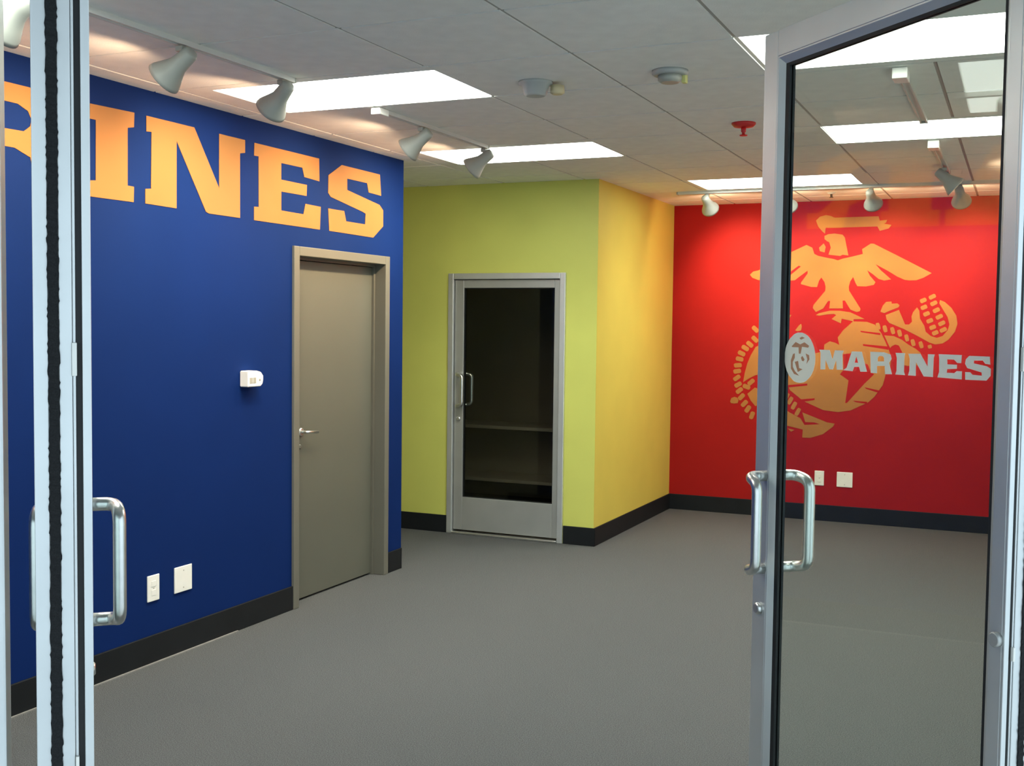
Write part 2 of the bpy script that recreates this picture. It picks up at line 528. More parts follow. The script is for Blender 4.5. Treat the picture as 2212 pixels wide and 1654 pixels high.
# ------------------------------------------------------------------ pull handle used on all glass doors
def pull(parent, x, z0, z1, out, side, m, sc=1.0, name='pull_handle'):
    """offset pull: leaves the stile at x, stands out along local y by out, steps sideways (side) and runs vertically"""
    o = out
    pts = [(x, 0, z1), (x, o * 1.0, z1), (x + side, o * 1.15, z1 - 0.012 * sc), (x + side, o * 1.15, z0 + 0.012 * sc), (x, o * 1.0, z0), (x, 0, z0)]
    return tube(name, round_path(pts, 0.028 * sc, 5), 0.0155 * sc, 0.0145 * sc, m, parent, n=16)

# ------------------------------------------------------------------ glazed aluminium door in the olive wall
d4 = struct(empty('door_4', ((OD0+OD1)/2, OY, 0)), 'aluminium framed glass door in the lime wall')
hw = (OD1 - OD0) / 2
boxes('door_frame', [((-hw, -0.02, 0), (-hw + 0.045, 0.10, ODH)), ((hw - 0.045, -0.02, 0), (hw, 0.10, ODH)), ((-hw + 0.045, -0.02, ODH - 0.045), (hw - 0.045, 0.10, ODH))], M_ALU, d4, bev=0.004)
st = 0.075
lw, lh = hw - 0.049, ODH - 0.049
boxes('door_leaf', [((-lw, 0.005, 0.03), (-lw + st, 0.05, lh)), ((lw - 0.045, 0.005, 0.03), (lw, 0.05, lh)), ((-lw + st, 0.005, lh - 0.062), (lw - 0.045, 0.05, lh)), ((-lw + st, 0.005, 0.03), (lw - 0.045, 0.05, 0.285))], M_ALUD, d4, bev=0.003)
boxes('gasket', [((-lw + st, 0.015, 0.285), (-lw + st + 0.006, 0.04, lh - 0.062)), ((lw - 0.051, 0.015, 0.285), (lw - 0.045, 0.04, lh - 0.062)), ((-lw + st + 0.006, 0.015, lh - 0.068), (lw - 0.051, 0.04, lh - 0.062)), ((-lw + st + 0.006, 0.015, 0.285), (lw - 0.051, 0.04, 0.291))], M_BLACK, d4)
box('glass_pane', (-lw + st + 0.006, 0.024, 0.291), (lw - 0.051, 0.030, lh - 0.068), M_SMOKED, d4)
box('threshold', (-hw + 0.045, -0.03, 0), (hw - 0.045, 0.10, 0.018), M_STEEL, d4, bev=0.006)
hx_ = -lw + 0.04
h1 = pull(d4, hx_, 0.99, 1.235, -0.055, 0.055, M_STEEL, 0.9)
h1.location = (0, 0.005, 0)
h2 = pull(d4, hx_, 0.99, 1.235, 0.055, 0.055, M_STEEL, 0.9)
h2.location = (0, 0.05, 0)
lathe('lock_cylinder', [(0.018, 0), (0.018, 0.008), (0.010, 0.014)], M_STEEL, d4, Matrix.Translation((hx_, 0.005, 0.89)) @ Matrix.Rotation(PI/2, 4, 'X'))
# storeroom shelving seen through the glass
sh = tag(empty('storage_shelf', (-4.1, 9.3, 0)), 'beige storeroom shelving seen dimly through the dark glass door', 'shelf')
box('shelf', (-1.0, -0.05, 0.675), (1.15, 0.42, 0.705), M_SHELF, sh, bev=0.003)
box('shelf', (-1.0, -0.05, 0.195), (1.15, 0.42, 0.225), M_SHELF, sh, bev=0.003)
for xx in (-1.0, 1.12):
    box('upright', (xx, -0.02, 0), (xx + 0.03, 0.41, 0.675), M_STORE, sh)

# ------------------------------------------------------------------ storefront frame along the diagonal
RZ = 3 * PI / 4        # local X -> u (into the room), local Y -> -v
def uvbox(u0, u1, v0, v1, z0, z1):
    """box in the local frame of an empty at P_uv(0,0) turned by RZ: x=u, y=-v"""
    return ((u0, -v1, z0), (u1, -v0, z1))
JL, JR = -0.108, 1.912
VL, VR = -3.33, 3.31
fr = struct(empty('trim_3', (0, 0, 0), RZ), 'aluminium storefront frame around the double doors')
box('jamb', *uvbox(1.85, 1.96, JL - 0.05, JL, 0, 2.46), M_ALU, fr, bev=0.004)
box('jamb', *uvbox(1.85, 1.96, JR, JR + 0.05, 0, 2.46), M_ALU, fr, bev=0.004)
box('header', *uvbox(1.85, 1.96, JL - 0.05, JR + 0.05, 2.46, 2.56), M_ALU, fr, bev=0.004)
for nm, v0, v1 in (('window_1', VL, JL - 0.05), ('window_2', JR + 0.05, VR)):
    w = struct(empty(nm, (0, 0, 0), RZ), 'storefront side glazing beside the doors')
    n = 2 if v1 - v0 > 2 else 1
    box('sill', *uvbox(1.86, 1.95, v0, v1, 0, 0.10), M_ALU, w, bev=0.004)
    box('head', *uvbox(1.86, 1.95, v0, v1, 2.46, 2.56), M_ALU, w, bev=0.004)
    for k in range(n):
        a, b = v0 + (v1-v0) * k / n, v0 + (v1-v0) * (k+1) / n
        if k: box('mullion', *uvbox(1.86, 1.95, a - 0.025, a + 0.025, 0.10, 2.46), M_ALU, w, bev=0.004)
        box('glass_pane', *uvbox(1.90, 1.908, a + (0.025 if k else 0), b - (0.025 if k < n-1 else 0), 0.10, 2.46), M_GLASS, w)
wf = struct(empty('wall_front', (0, 0, 0), RZ), 'bulkhead above the storefront')
box('bulkhead', *uvbox(1.84, 1.95, VL, VR, 2.56, 3.1), M_WHITEWALL, wf)

# ------------------------------------------------------------------ double door leaves, standing open at right angles
LW, LT, LH = 0.95, 0.046, 2.438
def door_leaf(name, label, v_ext, sy, vinyl):
    """local X from hinge to free edge, ext face at y=0, interior at sy*LT"""
    e = struct(empty(name, P_uv(1.819, v_ext, 0.0), RZ), label)
    B = lambda x0, x1, y0, y1, z0, z1: ((x0, sy*y0, z0), (x1, sy*y1, z1))
    fs, hs, tr, br = 0.066, 0.040, 0.072, 0.25
    z0 = 0.012
    # stiles and rails
    box('stile', *B(LW - fs, LW, 0, LT, z0, LH), M_ALU, e, bev=0.003)
    box('stile', *B(0.008, hs, 0, LT, z0, LH), M_ALU, e, bev=0.001)
    box('top_rail', *B(hs, LW - fs, 0, LT, LH - tr, LH), M_ALU, e, bev=0.002)
    box('bottom_rail', *B(hs, LW - fs, 0, LT, z0, z0 + br), M_ALU, e, bev=0.002)
    gx0, gx1, gz0, gz1 = hs, LW - fs, z0 + br, LH - tr
    # sloped glazing stops on both faces
    for ya, yb in ((0.001, 0.013), (LT - 0.001, LT - 0.013)):
        bm = bmesh.new()
        sl = 0.022
        def seg(pts2, horiz):
            pass
        loops = []
        for inset, y in ((0.0, ya), (0.0, yb), (sl, yb), (0.004, ya)):
            loops.append([bm.verts.new((x, sy*y, z)) for x, z in ((gx0+inset, gz0+inset), (gx1-inset, gz0+inset), (gx1-inset, gz1-inset), (gx0+inset, gz1-inset))])
        for a in range(4):
            for k in range(4):
                bm.faces.new((loops[a][k], loops[a][(k+1) % 4], loops[(a+1) % 4][(k+1) % 4], loops[(a+1) % 4][k]))
        from_bm('glazing_stop', bm, M_ALU, e)
    # black gaskets either side of the glass
    gk = 0.030
    for y0, y1 in ((0.0132, 0.0205), (LT - 0.0132, LT - 0.0205)):
        boxes('gasket', [B(gx0, gx0 + gk, y0, y1, gz0, gz1), B(gx1 - gk - 0.008, gx1, y0, y1, gz0, gz1), B(gx0 + gk, gx1 - gk - 0.008, y0, y1, gz1 - gk, gz1), B(gx0 + gk, gx1 - gk - 0.008, y0, y1, gz0, gz0 + gk)], M_BLACK, e)
    pane = box('glass_pane', *B(gx0, gx1, 0.0207, LT - 0.0207, gz0, gz1), M_GLASS, e)
    # hinge edge: raised aluminium beads, black groove, pile brush and its channel
    boxes('edge_bead', [B(0, 0.008, 0, 0.013, z0, LH), B(0.002, 0.008, 0.022, 0.0265, z0, LH), B(0, 0.008, 0.027, LT, z0, LH)], M_ALU, e, bev=0.0015)
    box('gasket', *B(0.004, 0.008, 0.013, 0.022, z0, LH), M_BLACK, e)
    bm = bmesh.new()
    nseg = 420
    ra, rb = [], []
    for k in range(nseg + 1):
        z = z0 + (LH - z0) * k / nseg
        ja, jb = random.uniform(-0.0016, 0.0016), random.uniform(-0.0016, 0.0016)
        yv = (LT - 0.001 + ja, LT + 0.0145 + jb)
        ra.append([bm.verts.new((-0.003 + random.uniform(-0.001, 0.001), sy * yv[0], z)), bm.verts.new((-0.003 + random.uniform(-0.001, 0.001), sy * yv[1], z)), bm.verts.new((0.012, sy * (LT + 0.013), z)), bm.verts.new((0.012, sy * LT, z))])
    for k in range(nseg):
        for i in range(4):
            bm.faces.new((ra[k][i], ra[k][(i+1) % 4], ra[k+1][(i+1) % 4], ra[k+1][i]))
    bm.faces.new(ra[0]); bm.faces.new(ra[-1])
    from_bm('brush_seal', bm, M_PILE, e)
    box('seal_channel', *B(0.0, 0.034, LT + 0.013, LT + 0.035, z0, LH), M_ALU, e, bev=0.002)
    # latch tabs on the hinge edge
    box('latch_tab', *B(-0.004, 0.006, 0.0205, 0.0275, 1.535, 1.585), M_PLATE, e, bev=0.001)
    box('latch_tab', *B(-0.004, 0.006, 0.0215, 0.0265, 0.925, 0.955), M_PLATE, e, bev=0.001)
    # pulls on both faces, lock cylinders
    hxp = LW - 0.052
    h = pull(e, hxp, 0.938, 1.202, -sy * 0.055, -0.058, M_STEEL)
    h = pull(e, hxp, 0.938, 1.202, sy * 0.055, -0.058, M_STEEL)
    h.location = (0, sy * LT, 0)
    rot = Matrix.Rotation(PI/2 if sy > 0 else -PI/2, 4, 'X')
    lathe('lock_cylinder', [(0.017, 0), (0.017, 0.007), (0.012, 0.012)], M_STEEL, e, Matrix.Translation((LW - 0.036, 0, 0.82)) @ rot)
    if vinyl: lathe('lock_cylinder', [(0.016, 0), (0.016, 0.010), (0.013, 0.012)], M_ALUD, e, Matrix.Translation((0.020, 0, 0.969)) @ rot)
    if vinyl:
        y0, y1 = sy * 0.0205, sy * 0.0199
        to3 = lambda p, t: (p[0], t, p[1])
        for k, poly in VINYL.items():
            if k in VINYL_HOLES:
                holed_prism('letter', poly, VINYL_HOLES[k], to3, y0, y1, M_VINYL, pane)
            else:
                prism('letter', poly, to3, y0, y1, M_VINYL, pane)
        prism('emblem_disc', OVAL, to3, y0, y1, M_VINYL, pane)
        for poly in OVAL_MARKS:
            prism('emblem_mark', poly, to3, sy * 0.0198, sy * 0.0194, M_VINYLM, pane)
    return e

LETTERS = {'I':[(3.767,2.551),(4.036,2.558),(4.033,2.492),(3.993,2.483),(3.991,2.225),(4.031,2.224),(4.029,2.154),(3.763,2.152),(3.764,2.221),(3.798,2.225),(3.801,2.486),(3.766,2.486)],'N':[(4.113,2.558),(4.445,2.558),(4.632,2.286),(4.633,2.557),(4.841,2.557),(4.841,2.491),(4.799,2.483),(4.799,2.152),(4.551,2.152),(4.53,2.159),(4.318,2.473),(4.316,2.154),(4.104,2.156),(4.104,2.223),(4.142,2.228),(4.147,2.489),(4.113,2.486)],'E':[(4.92,2.555),(5.521,2.555),(5.525,2.426),(5.374,2.432),(5.355,2.482),(5.156,2.481),(5.156,2.392),(5.401,2.391),(5.397,2.329),(5.157,2.327),(5.157,2.225),(5.367,2.224),(5.386,2.284),(5.539,2.282),(5.531,2.151),(4.917,2.151),(4.917,2.222),(4.957,2.224),(4.955,2.489),(4.917,2.488)],'S':[(5.759,2.55),(6.197,2.548),(6.213,2.417),(6.063,2.422),(6.044,2.477),(5.818,2.477),(5.819,2.41),(6.194,2.359),(6.239,2.329),(6.24,2.229),(6.12,2.149),(5.628,2.152),(5.617,2.281),(5.787,2.282),(5.809,2.223),(6.023,2.223),(6.029,2.288),(5.995,2.297),(5.643,2.35),(5.616,2.37),(5.618,2.473)]}
WATER = [[(-1.345,1.405),(-1.272,1.415),(-1.223,1.362),(-1.142,1.322),(-1.12,1.265),(-1.092,1.245),(-1.169,1.163),(-1.302,1),(-1.316,1),(-1.295,1.189),(-1.365,1.237),(-1.337,1.275)],[(-1.211,1.601),(-1.053,1.584),(-1.052,1.568),(-1.206,1.59)],[(-1.188,1.492),(-0.994,1.476),(-0.984,1.449),(-1.185,1.478)],[(-1.816,1.131),(-1.63,1.151),(-1.629,1.135),(-1.815,1.109)],[(-1.688,1.015),(-1.565,1.03),(-1.567,1.014),(-1.66,0.996)],[(-1.165,1.136),(-1.046,1.113),(-1.052,1.093),(-1.152,1.123)],[(-1.255,1.021),(-1.138,1.016),(-1.148,0.999),(-1.234,1.01)]]
ROPE = [[(-0.755,1.852),(-0.751,1.861),(-0.718,1.875),(-0.708,1.87),(-0.701,1.853),(-0.705,1.844),(-0.738,1.829),(-0.748,1.834)],[(-0.748,1.796),(-0.744,1.805),(-0.711,1.82),(-0.701,1.815),(-0.694,1.798),(-0.698,1.788),(-0.731,1.774),(-0.741,1.779)],[(-0.727,1.743),(-0.723,1.753),(-0.69,1.767),(-0.68,1.762),(-0.673,1.745),(-0.677,1.736),(-0.71,1.721),(-0.72,1.726)],[(-0.701,1.688),(-0.696,1.697),(-0.664,1.712),(-0.654,1.707),(-0.646,1.69),(-0.651,1.68),(-0.683,1.666),(-0.694,1.67)],[(-0.677,1.635),(-0.673,1.645),(-0.64,1.659),(-0.63,1.654),(-0.623,1.637),(-0.627,1.628),(-0.66,1.613),(-0.67,1.618)],[(-0.656,1.591),(-0.652,1.601),(-0.62,1.615),(-0.61,1.611),(-0.603,1.593),(-0.607,1.584),(-0.639,1.569),(-0.649,1.574)],[(-0.689,1.879),(-0.684,1.888),(-0.65,1.906),(-0.639,1.902),(-0.631,1.885),(-0.636,1.875),(-0.67,1.858),(-0.681,1.862)],[(-0.676,1.826),(-0.672,1.836),(-0.637,1.853),(-0.626,1.849),(-0.619,1.832),(-0.623,1.823),(-0.657,1.805),(-0.668,1.809)],[(-0.655,1.77),(-0.651,1.78),(-0.617,1.798),(-0.606,1.794),(-0.598,1.777),(-0.602,1.767),(-0.636,1.75),(-0.647,1.754)],[(-0.632,1.718),(-0.627,1.728),(-0.593,1.745),(-0.582,1.742),(-0.574,1.725),(-0.579,1.715),(-0.613,1.697),(-0.624,1.701)],[(-0.611,1.666),(-0.607,1.675),(-0.572,1.693),(-0.561,1.689),(-0.554,1.672),(-0.558,1.663),(-0.592,1.645),(-0.603,1.649)],[(-0.599,1.613),(-0.594,1.623),(-0.56,1.641),(-0.549,1.637),(-0.541,1.62),(-0.546,1.61),(-0.58,1.593),(-0.591,1.596)],[(-1.091,1.652),(-1.09,1.664),(-1.069,1.67),(-1.06,1.658),(-1.052,1.628),(-1.053,1.616),(-1.074,1.61),(-1.083,1.622)],[(-1.036,1.632),(-1.035,1.644),(-1.014,1.65),(-1.005,1.638),(-0.997,1.608),(-0.998,1.596),(-1.019,1.589),(-1.028,1.602)],[(-0.976,1.618),(-0.975,1.63),(-0.954,1.636),(-0.945,1.624),(-0.937,1.594),(-0.938,1.582),(-0.959,1.575),(-0.968,1.588)],[(-0.922,1.597),(-0.92,1.61),(-0.899,1.616),(-0.891,1.604),(-0.883,1.574),(-0.884,1.562),(-0.905,1.556),(-0.913,1.568)],[(-0.865,1.56),(-0.864,1.572),(-0.843,1.578),(-0.835,1.566),(-0.827,1.536),(-0.828,1.524),(-0.849,1.518),(-0.857,1.53)],[(-0.816,1.522),(-0.814,1.534),(-0.794,1.54),(-0.785,1.528),(-0.777,1.499),(-0.778,1.487),(-0.799,1.48),(-0.807,1.492)],[(-0.754,1.506),(-0.752,1.518),(-0.732,1.524),(-0.724,1.512),(-0.715,1.482),(-0.717,1.47),(-0.737,1.464),(-0.745,1.476)],[(-0.684,1.484),(-0.682,1.491),(-0.661,1.498),(-0.655,1.492),(-0.651,1.476),(-0.653,1.469),(-0.674,1.463),(-0.68,1.469)],[(-2.095,1.635),(-2.083,1.633),(-2.049,1.601),(-2.049,1.587),(-2.063,1.572),(-2.075,1.574),(-2.109,1.606),(-2.109,1.62)],[(-2.097,1.548),(-2.084,1.547),(-2.051,1.514),(-2.05,1.501),(-2.064,1.486),(-2.077,1.488),(-2.11,1.52),(-2.111,1.533)],[(-2.142,1.503),(-2.129,1.502),(-2.093,1.473),(-2.091,1.46),(-2.104,1.444),(-2.116,1.444),(-2.153,1.473),(-2.155,1.487)],[(-2.186,1.466),(-2.173,1.468),(-2.132,1.445),(-2.128,1.432),(-2.138,1.414),(-2.15,1.412),(-2.191,1.435),(-2.196,1.448)],[(-2.218,1.417),(-2.206,1.42),(-2.163,1.401),(-2.158,1.389),(-2.166,1.37),(-2.178,1.367),(-2.221,1.386),(-2.227,1.399)],[(-2.239,1.362),(-2.228,1.368),(-2.182,1.359),(-2.174,1.348),(-2.178,1.327),(-2.189,1.322),(-2.235,1.331),(-2.243,1.342)],[(-2.257,1.299),(-2.247,1.307),(-2.2,1.311),(-2.19,1.302),(-2.188,1.281),(-2.198,1.273),(-2.245,1.269),(-2.255,1.278)],[(-2.262,1.245),(-2.253,1.254),(-2.206,1.262),(-2.195,1.254),(-2.192,1.234),(-2.2,1.224),(-2.247,1.216),(-2.258,1.224)],[(-2.263,1.17),(-2.259,1.182),(-2.221,1.21),(-2.207,1.208),(-2.195,1.192),(-2.199,1.18),(-2.237,1.152),(-2.25,1.153)],[(-2.251,1.115),(-2.247,1.127),(-2.206,1.151),(-2.193,1.149),(-2.182,1.131),(-2.187,1.119),(-2.227,1.095),(-2.24,1.097)],[(-2.237,1.059),(-2.235,1.071),(-2.199,1.102),(-2.186,1.102),(-2.172,1.087),(-2.174,1.074),(-2.21,1.043),(-2.224,1.043)],[(-2.216,1.002),(-2.215,1.014),(-2.183,1.049),(-2.169,1.05),(-2.154,1.036),(-2.155,1.023),(-2.188,0.989),(-2.201,0.988)],[(-2.19,0.945),(-2.188,0.957),(-2.156,0.992),(-2.142,0.993),(-2.127,0.979),(-2.128,0.966),(-2.161,0.932),(-2.175,0.931)],[(-2.156,0.894),(-2.157,0.906),(-2.131,0.946),(-2.118,0.949),(-2.1,0.938),(-2.099,0.925),(-2.125,0.886),(-2.139,0.882)],[(-2.112,0.834),(-2.116,0.846),(-2.101,0.891),(-2.089,0.897),(-2.069,0.891),(-2.065,0.879),(-2.08,0.835),(-2.092,0.828)],[(-2.137,1.135),(-2.134,1.147),(-2.099,1.178),(-2.086,1.178),(-2.072,1.162),(-2.075,1.15),(-2.11,1.119),(-2.123,1.119)],[(-2.171,1.129),(-2.159,1.133),(-2.115,1.118),(-2.109,1.106),(-2.115,1.086),(-2.127,1.082),(-2.172,1.097),(-2.178,1.109)],[(-1.823,1.148),(-1.812,1.157),(-1.791,1.146),(-1.795,1.129),(-1.813,1.096),(-1.823,1.086),(-1.844,1.097),(-1.841,1.115)],[(-1.807,1.059),(-1.796,1.069),(-1.775,1.057),(-1.779,1.04),(-1.796,1.007),(-1.807,0.997),(-1.828,1.008),(-1.825,1.026)],[(-1.774,1.028),(-1.764,1.038),(-1.743,1.026),(-1.746,1.009),(-1.764,0.976),(-1.775,0.966),(-1.796,0.978),(-1.792,0.995)],[(-1.742,0.986),(-1.731,0.996),(-1.71,0.985),(-1.714,0.968),(-1.731,0.934),(-1.742,0.925),(-1.763,0.936),(-1.759,0.953)],[(-1.709,0.934),(-1.698,0.944),(-1.677,0.933),(-1.681,0.915),(-1.698,0.882),(-1.709,0.873),(-1.73,0.884),(-1.726,0.901)]]
EMBLEM = [['ribbon',[(-1.593,2.516),(-1.562,2.547),(-1.512,2.559),(-1.473,2.551),(-1.441,2.536),(-1.092,2.538),(-1.082,2.502),(-1.024,2.507),(-1.033,2.485),(-1.048,2.476),(-0.99,2.465),(-1.01,2.437),(-1.08,2.419),(-1.099,2.455),(-1.439,2.453),(-1.512,2.455),(-1.517,2.406),(-1.54,2.426),(-1.573,2.466)]],['eagle_head',[(-1.52,2.387),(-1.488,2.401),(-1.438,2.405),(-1.374,2.394),(-1.355,2.371),(-1.323,2.222),(-1.37,2.229),(-1.389,2.219),(-1.484,2.231),(-1.466,2.289),(-1.48,2.334),(-1.5,2.344),(-1.519,2.361)]],['eagle_beak',[(-1.562,2.29),(-1.525,2.325),(-1.508,2.296),(-1.516,2.25),(-1.555,2.261)]],['eagle_body',[(-2.136,2.069),(-2.108,2.096),(-2.065,2.105),(-1.843,2.232),(-1.666,2.315),(-1.617,2.291),(-1.599,2.239),(-1.567,2.222),(-1.496,2.205),(-1.439,2.194),(-1.407,2.183),(-1.369,2.196),(-1.294,2.212),(-1.208,2.233),(-1.215,2.272),(-1.148,2.317),(-1.123,2.315),(-0.859,2.174),(-0.67,2.071),(-0.734,2.034),(-0.787,2.015),(-0.841,2.014),(-0.877,2.019),(-0.932,2.045),(-1.013,2.096),(-1.106,2.148),(-1.062,2.097),(-0.98,2.023),(-1.035,2.014),(-1.078,2.027),(-1.123,2.065),(-1.17,2.099),(-1.147,2.053),(-1.102,2.001),(-1.114,1.979),(-1.176,1.966),(-1.244,1.968),(-1.257,1.989),(-1.28,2.044),(-1.302,2.008),(-1.313,1.963),(-1.309,1.931),(-1.214,1.782),(-1.22,1.763),(-1.245,1.756),(-1.295,1.775),(-1.341,1.85),(-1.36,1.85),(-1.355,1.785),(-1.466,1.784),(-1.46,1.846),(-1.477,1.846),(-1.514,1.784),(-1.574,1.754),(-1.601,1.787),(-1.595,1.813),(-1.502,1.931),(-1.5,1.964),(-1.51,2.003),(-1.537,2.042),(-1.555,2.016),(-1.57,1.962),(-1.618,1.963),(-1.703,1.987),(-1.703,2),(-1.65,2.076),(-1.651,2.1),(-1.756,2.02),(-1.834,2.014),(-1.831,2.031),(-1.707,2.135),(-1.726,2.142),(-1.835,2.06),(-1.947,2.028),(-2.06,2.022),(-2.114,2.042)]],['streamer',[(-1.574,1.728),(-1.548,1.744),(-1.459,1.765),(-1.377,1.765),(-1.295,1.753),(-1.181,1.699),(-1.268,1.695),(-1.268,1.678),(-1.363,1.7),(-1.368,1.661),(-1.445,1.696),(-1.408,1.729),(-1.427,1.739),(-1.478,1.735),(-1.548,1.722)]],['globe',[(-1.272,1.678),(-1.16,1.675),(-1.098,1.653),(-1.046,1.585),(-1.016,1.525),(-0.984,1.451),(-0.96,1.383),(-0.968,1.315),(-1.001,1.246),(-1.022,1.157),(-1.084,1.06),(-1.135,1.01),(-1.194,0.98),(-1.273,0.939),(-1.373,0.921),(-1.494,0.933),(-1.66,1.003),(-1.773,1.09),(-1.817,1.188),(-1.833,1.258),(-1.779,1.343),(-1.711,1.387),(-1.588,1.404),(-1.5,1.427),(-1.498,1.482),(-1.455,1.511),(-1.408,1.498),(-1.376,1.48),(-1.391,1.543),(-1.35,1.602)]],['globe',[(-1.958,1.505),(-2.072,1.452),(-2.113,1.379),(-2.141,1.307),(-2.161,1.226),(-2.173,1.146),(-2.116,1.184),(-2.073,1.206),(-1.952,1.247)]],['globe',[(-2.135,1.046),(-2.071,1.103),(-2.006,1.079),(-1.988,0.958),(-2.064,0.944),(-2.104,0.989)]],['anchor_crown',[(-1.057,1.759),(-1.039,1.81),(-1.014,1.84),(-0.972,1.843),(-0.971,1.825),(-0.926,1.828),(-0.909,1.813),(-0.917,1.796),(-0.981,1.769),(-1.026,1.748)]],['anchor_fluke',[(-1.014,1.733),(-0.913,1.775),(-0.862,1.657),(-0.831,1.657),(-0.809,1.681),(-0.814,1.723),(-0.803,1.758),(-0.774,1.796),(-0.756,1.77),(-0.749,1.706),(-0.714,1.647),(-0.702,1.6),(-0.662,1.566),(-0.617,1.552),(-0.574,1.567),(-0.537,1.614),(-0.525,1.661),(-0.54,1.719),(-0.575,1.777),(-0.606,1.829),(-0.602,1.856),(-0.566,1.841),(-0.515,1.795),(-0.475,1.731),(-0.465,1.667),(-0.482,1.603),(-0.529,1.538),(-0.572,1.508),(-0.627,1.499),(-0.671,1.513),(-0.773,1.57),(-0.875,1.622),(-0.984,1.668),(-1.007,1.697)]],['anchor_band',[(-1.021,1.566),(-0.947,1.561),(-0.884,1.533),(-0.838,1.498),(-0.775,1.461),(-0.735,1.429),(-0.744,1.329),(-0.833,1.32),(-0.861,1.326),(-0.875,1.426),(-0.905,1.485),(-0.933,1.493),(-0.961,1.478),(-0.972,1.463),(-0.991,1.501)]],['anchor_spike',[(-1.839,1.728),(-1.776,1.728),(-1.806,1.671),(-1.833,1.621),(-1.903,1.57),(-1.933,1.627),(-1.892,1.699)]],['anchor_leaf',[(-1.742,1.597),(-1.711,1.64),(-1.694,1.654),(-1.687,1.63),(-1.693,1.598),(-1.72,1.59)]],['anchor_fluke',[(-1.842,0.949),(-1.774,0.902),(-1.681,0.856),(-1.645,0.8),(-1.517,0.812),(-1.562,0.826),(-1.639,0.826),(-1.665,0.906),(-1.459,0.831),(-1.397,0.823),(-1.41,0.797),(-1.491,0.73),(-1.594,0.693),(-1.66,0.693),(-1.658,0.761),(-1.742,0.778),(-1.842,0.798),(-1.914,0.838),(-1.959,0.908),(-1.917,0.975)]],['anchor_tip',[(-1.838,0.766),(-1.795,0.757),(-1.805,0.721),(-1.84,0.727),(-1.869,0.754)]],['anchor_tip',[(-1.784,0.765),(-1.728,0.754),(-1.756,0.738)]],['anchor_knob',[(-2.283,0.975),(-2.273,1.005),(-2.247,1.016),(-2.221,1.01),(-2.21,0.985),(-2.217,0.963),(-2.249,0.958),(-2.275,0.961)]]]
VINYL = {'M':[(0.69,1.563),(0.646,1.563),(0.633,1.538),(0.624,1.563),(0.588,1.563),(0.593,1.554),(0.59,1.514),(0.614,1.513),(0.618,1.539),(0.63,1.513),(0.645,1.513),(0.663,1.538),(0.663,1.512),(0.683,1.511),(0.684,1.555)],'A':[(0.555,1.562),(0.516,1.562),(0.494,1.513),(0.519,1.512),(0.525,1.524),(0.544,1.523),(0.55,1.512),(0.588,1.513),(0.574,1.52)],'R':[(0.483,1.563),(0.432,1.563),(0.408,1.558),(0.404,1.548),(0.413,1.538),(0.401,1.511),(0.426,1.51),(0.428,1.53),(0.457,1.529),(0.456,1.511),(0.479,1.511)],'I':[(0.39,1.563),(0.357,1.563),(0.359,1.552),(0.359,1.519),(0.355,1.511),(0.389,1.511),(0.385,1.52),(0.385,1.55)],'N':[(0.345,1.562),(0.304,1.563),(0.279,1.534),(0.279,1.563),(0.257,1.563),(0.26,1.555),(0.261,1.511),(0.291,1.511),(0.319,1.544),(0.318,1.511),(0.344,1.511),(0.34,1.522),(0.34,1.55)],'E':[(0.244,1.564),(0.172,1.564),(0.173,1.546),(0.185,1.546),(0.195,1.553),(0.217,1.553),(0.216,1.542),(0.186,1.542),(0.186,1.533),(0.216,1.531),(0.217,1.523),(0.193,1.523),(0.186,1.528),(0.17,1.528),(0.17,1.51),(0.246,1.511),(0.241,1.524),(0.242,1.554)],'S':[(0.149,1.563),(0.089,1.563),(0.087,1.546),(0.101,1.547),(0.109,1.554),(0.135,1.553),(0.135,1.547),(0.097,1.542),(0.085,1.537),(0.085,1.522),(0.097,1.511),(0.159,1.51),(0.16,1.527),(0.145,1.527),(0.138,1.522),(0.11,1.521),(0.111,1.528),(0.154,1.536),(0.161,1.545),(0.159,1.555)]}
VINYL_HOLES = {'A':[(0.537,1.552),(0.543,1.534),(0.529,1.534)],'R':[(0.455,1.548),(0.451,1.553),(0.443,1.554),(0.435,1.553),(0.431,1.549),(0.431,1.541),(0.455,1.54)]}
OVAL = [(0.707,1.541),(0.707,1.532),(0.708,1.524),(0.711,1.515),(0.714,1.507),(0.719,1.5),(0.724,1.493),(0.731,1.487),(0.738,1.482),(0.746,1.477),(0.754,1.474),(0.763,1.472),(0.772,1.471),(0.782,1.471),(0.791,1.472),(0.8,1.474),(0.808,1.478),(0.816,1.483),(0.824,1.488),(0.83,1.495),(0.836,1.502),(0.84,1.51),(0.844,1.519),(0.846,1.528),(0.847,1.537),(0.847,1.546),(0.845,1.555),(0.843,1.563),(0.839,1.572),(0.834,1.579),(0.828,1.586),(0.821,1.592),(0.813,1.597),(0.805,1.602),(0.796,1.605),(0.787,1.607),(0.778,1.607),(0.769,1.607),(0.76,1.605),(0.751,1.602),(0.743,1.599),(0.735,1.594),(0.728,1.588),(0.722,1.581),(0.717,1.574),(0.713,1.567),(0.71,1.558),(0.708,1.55)]
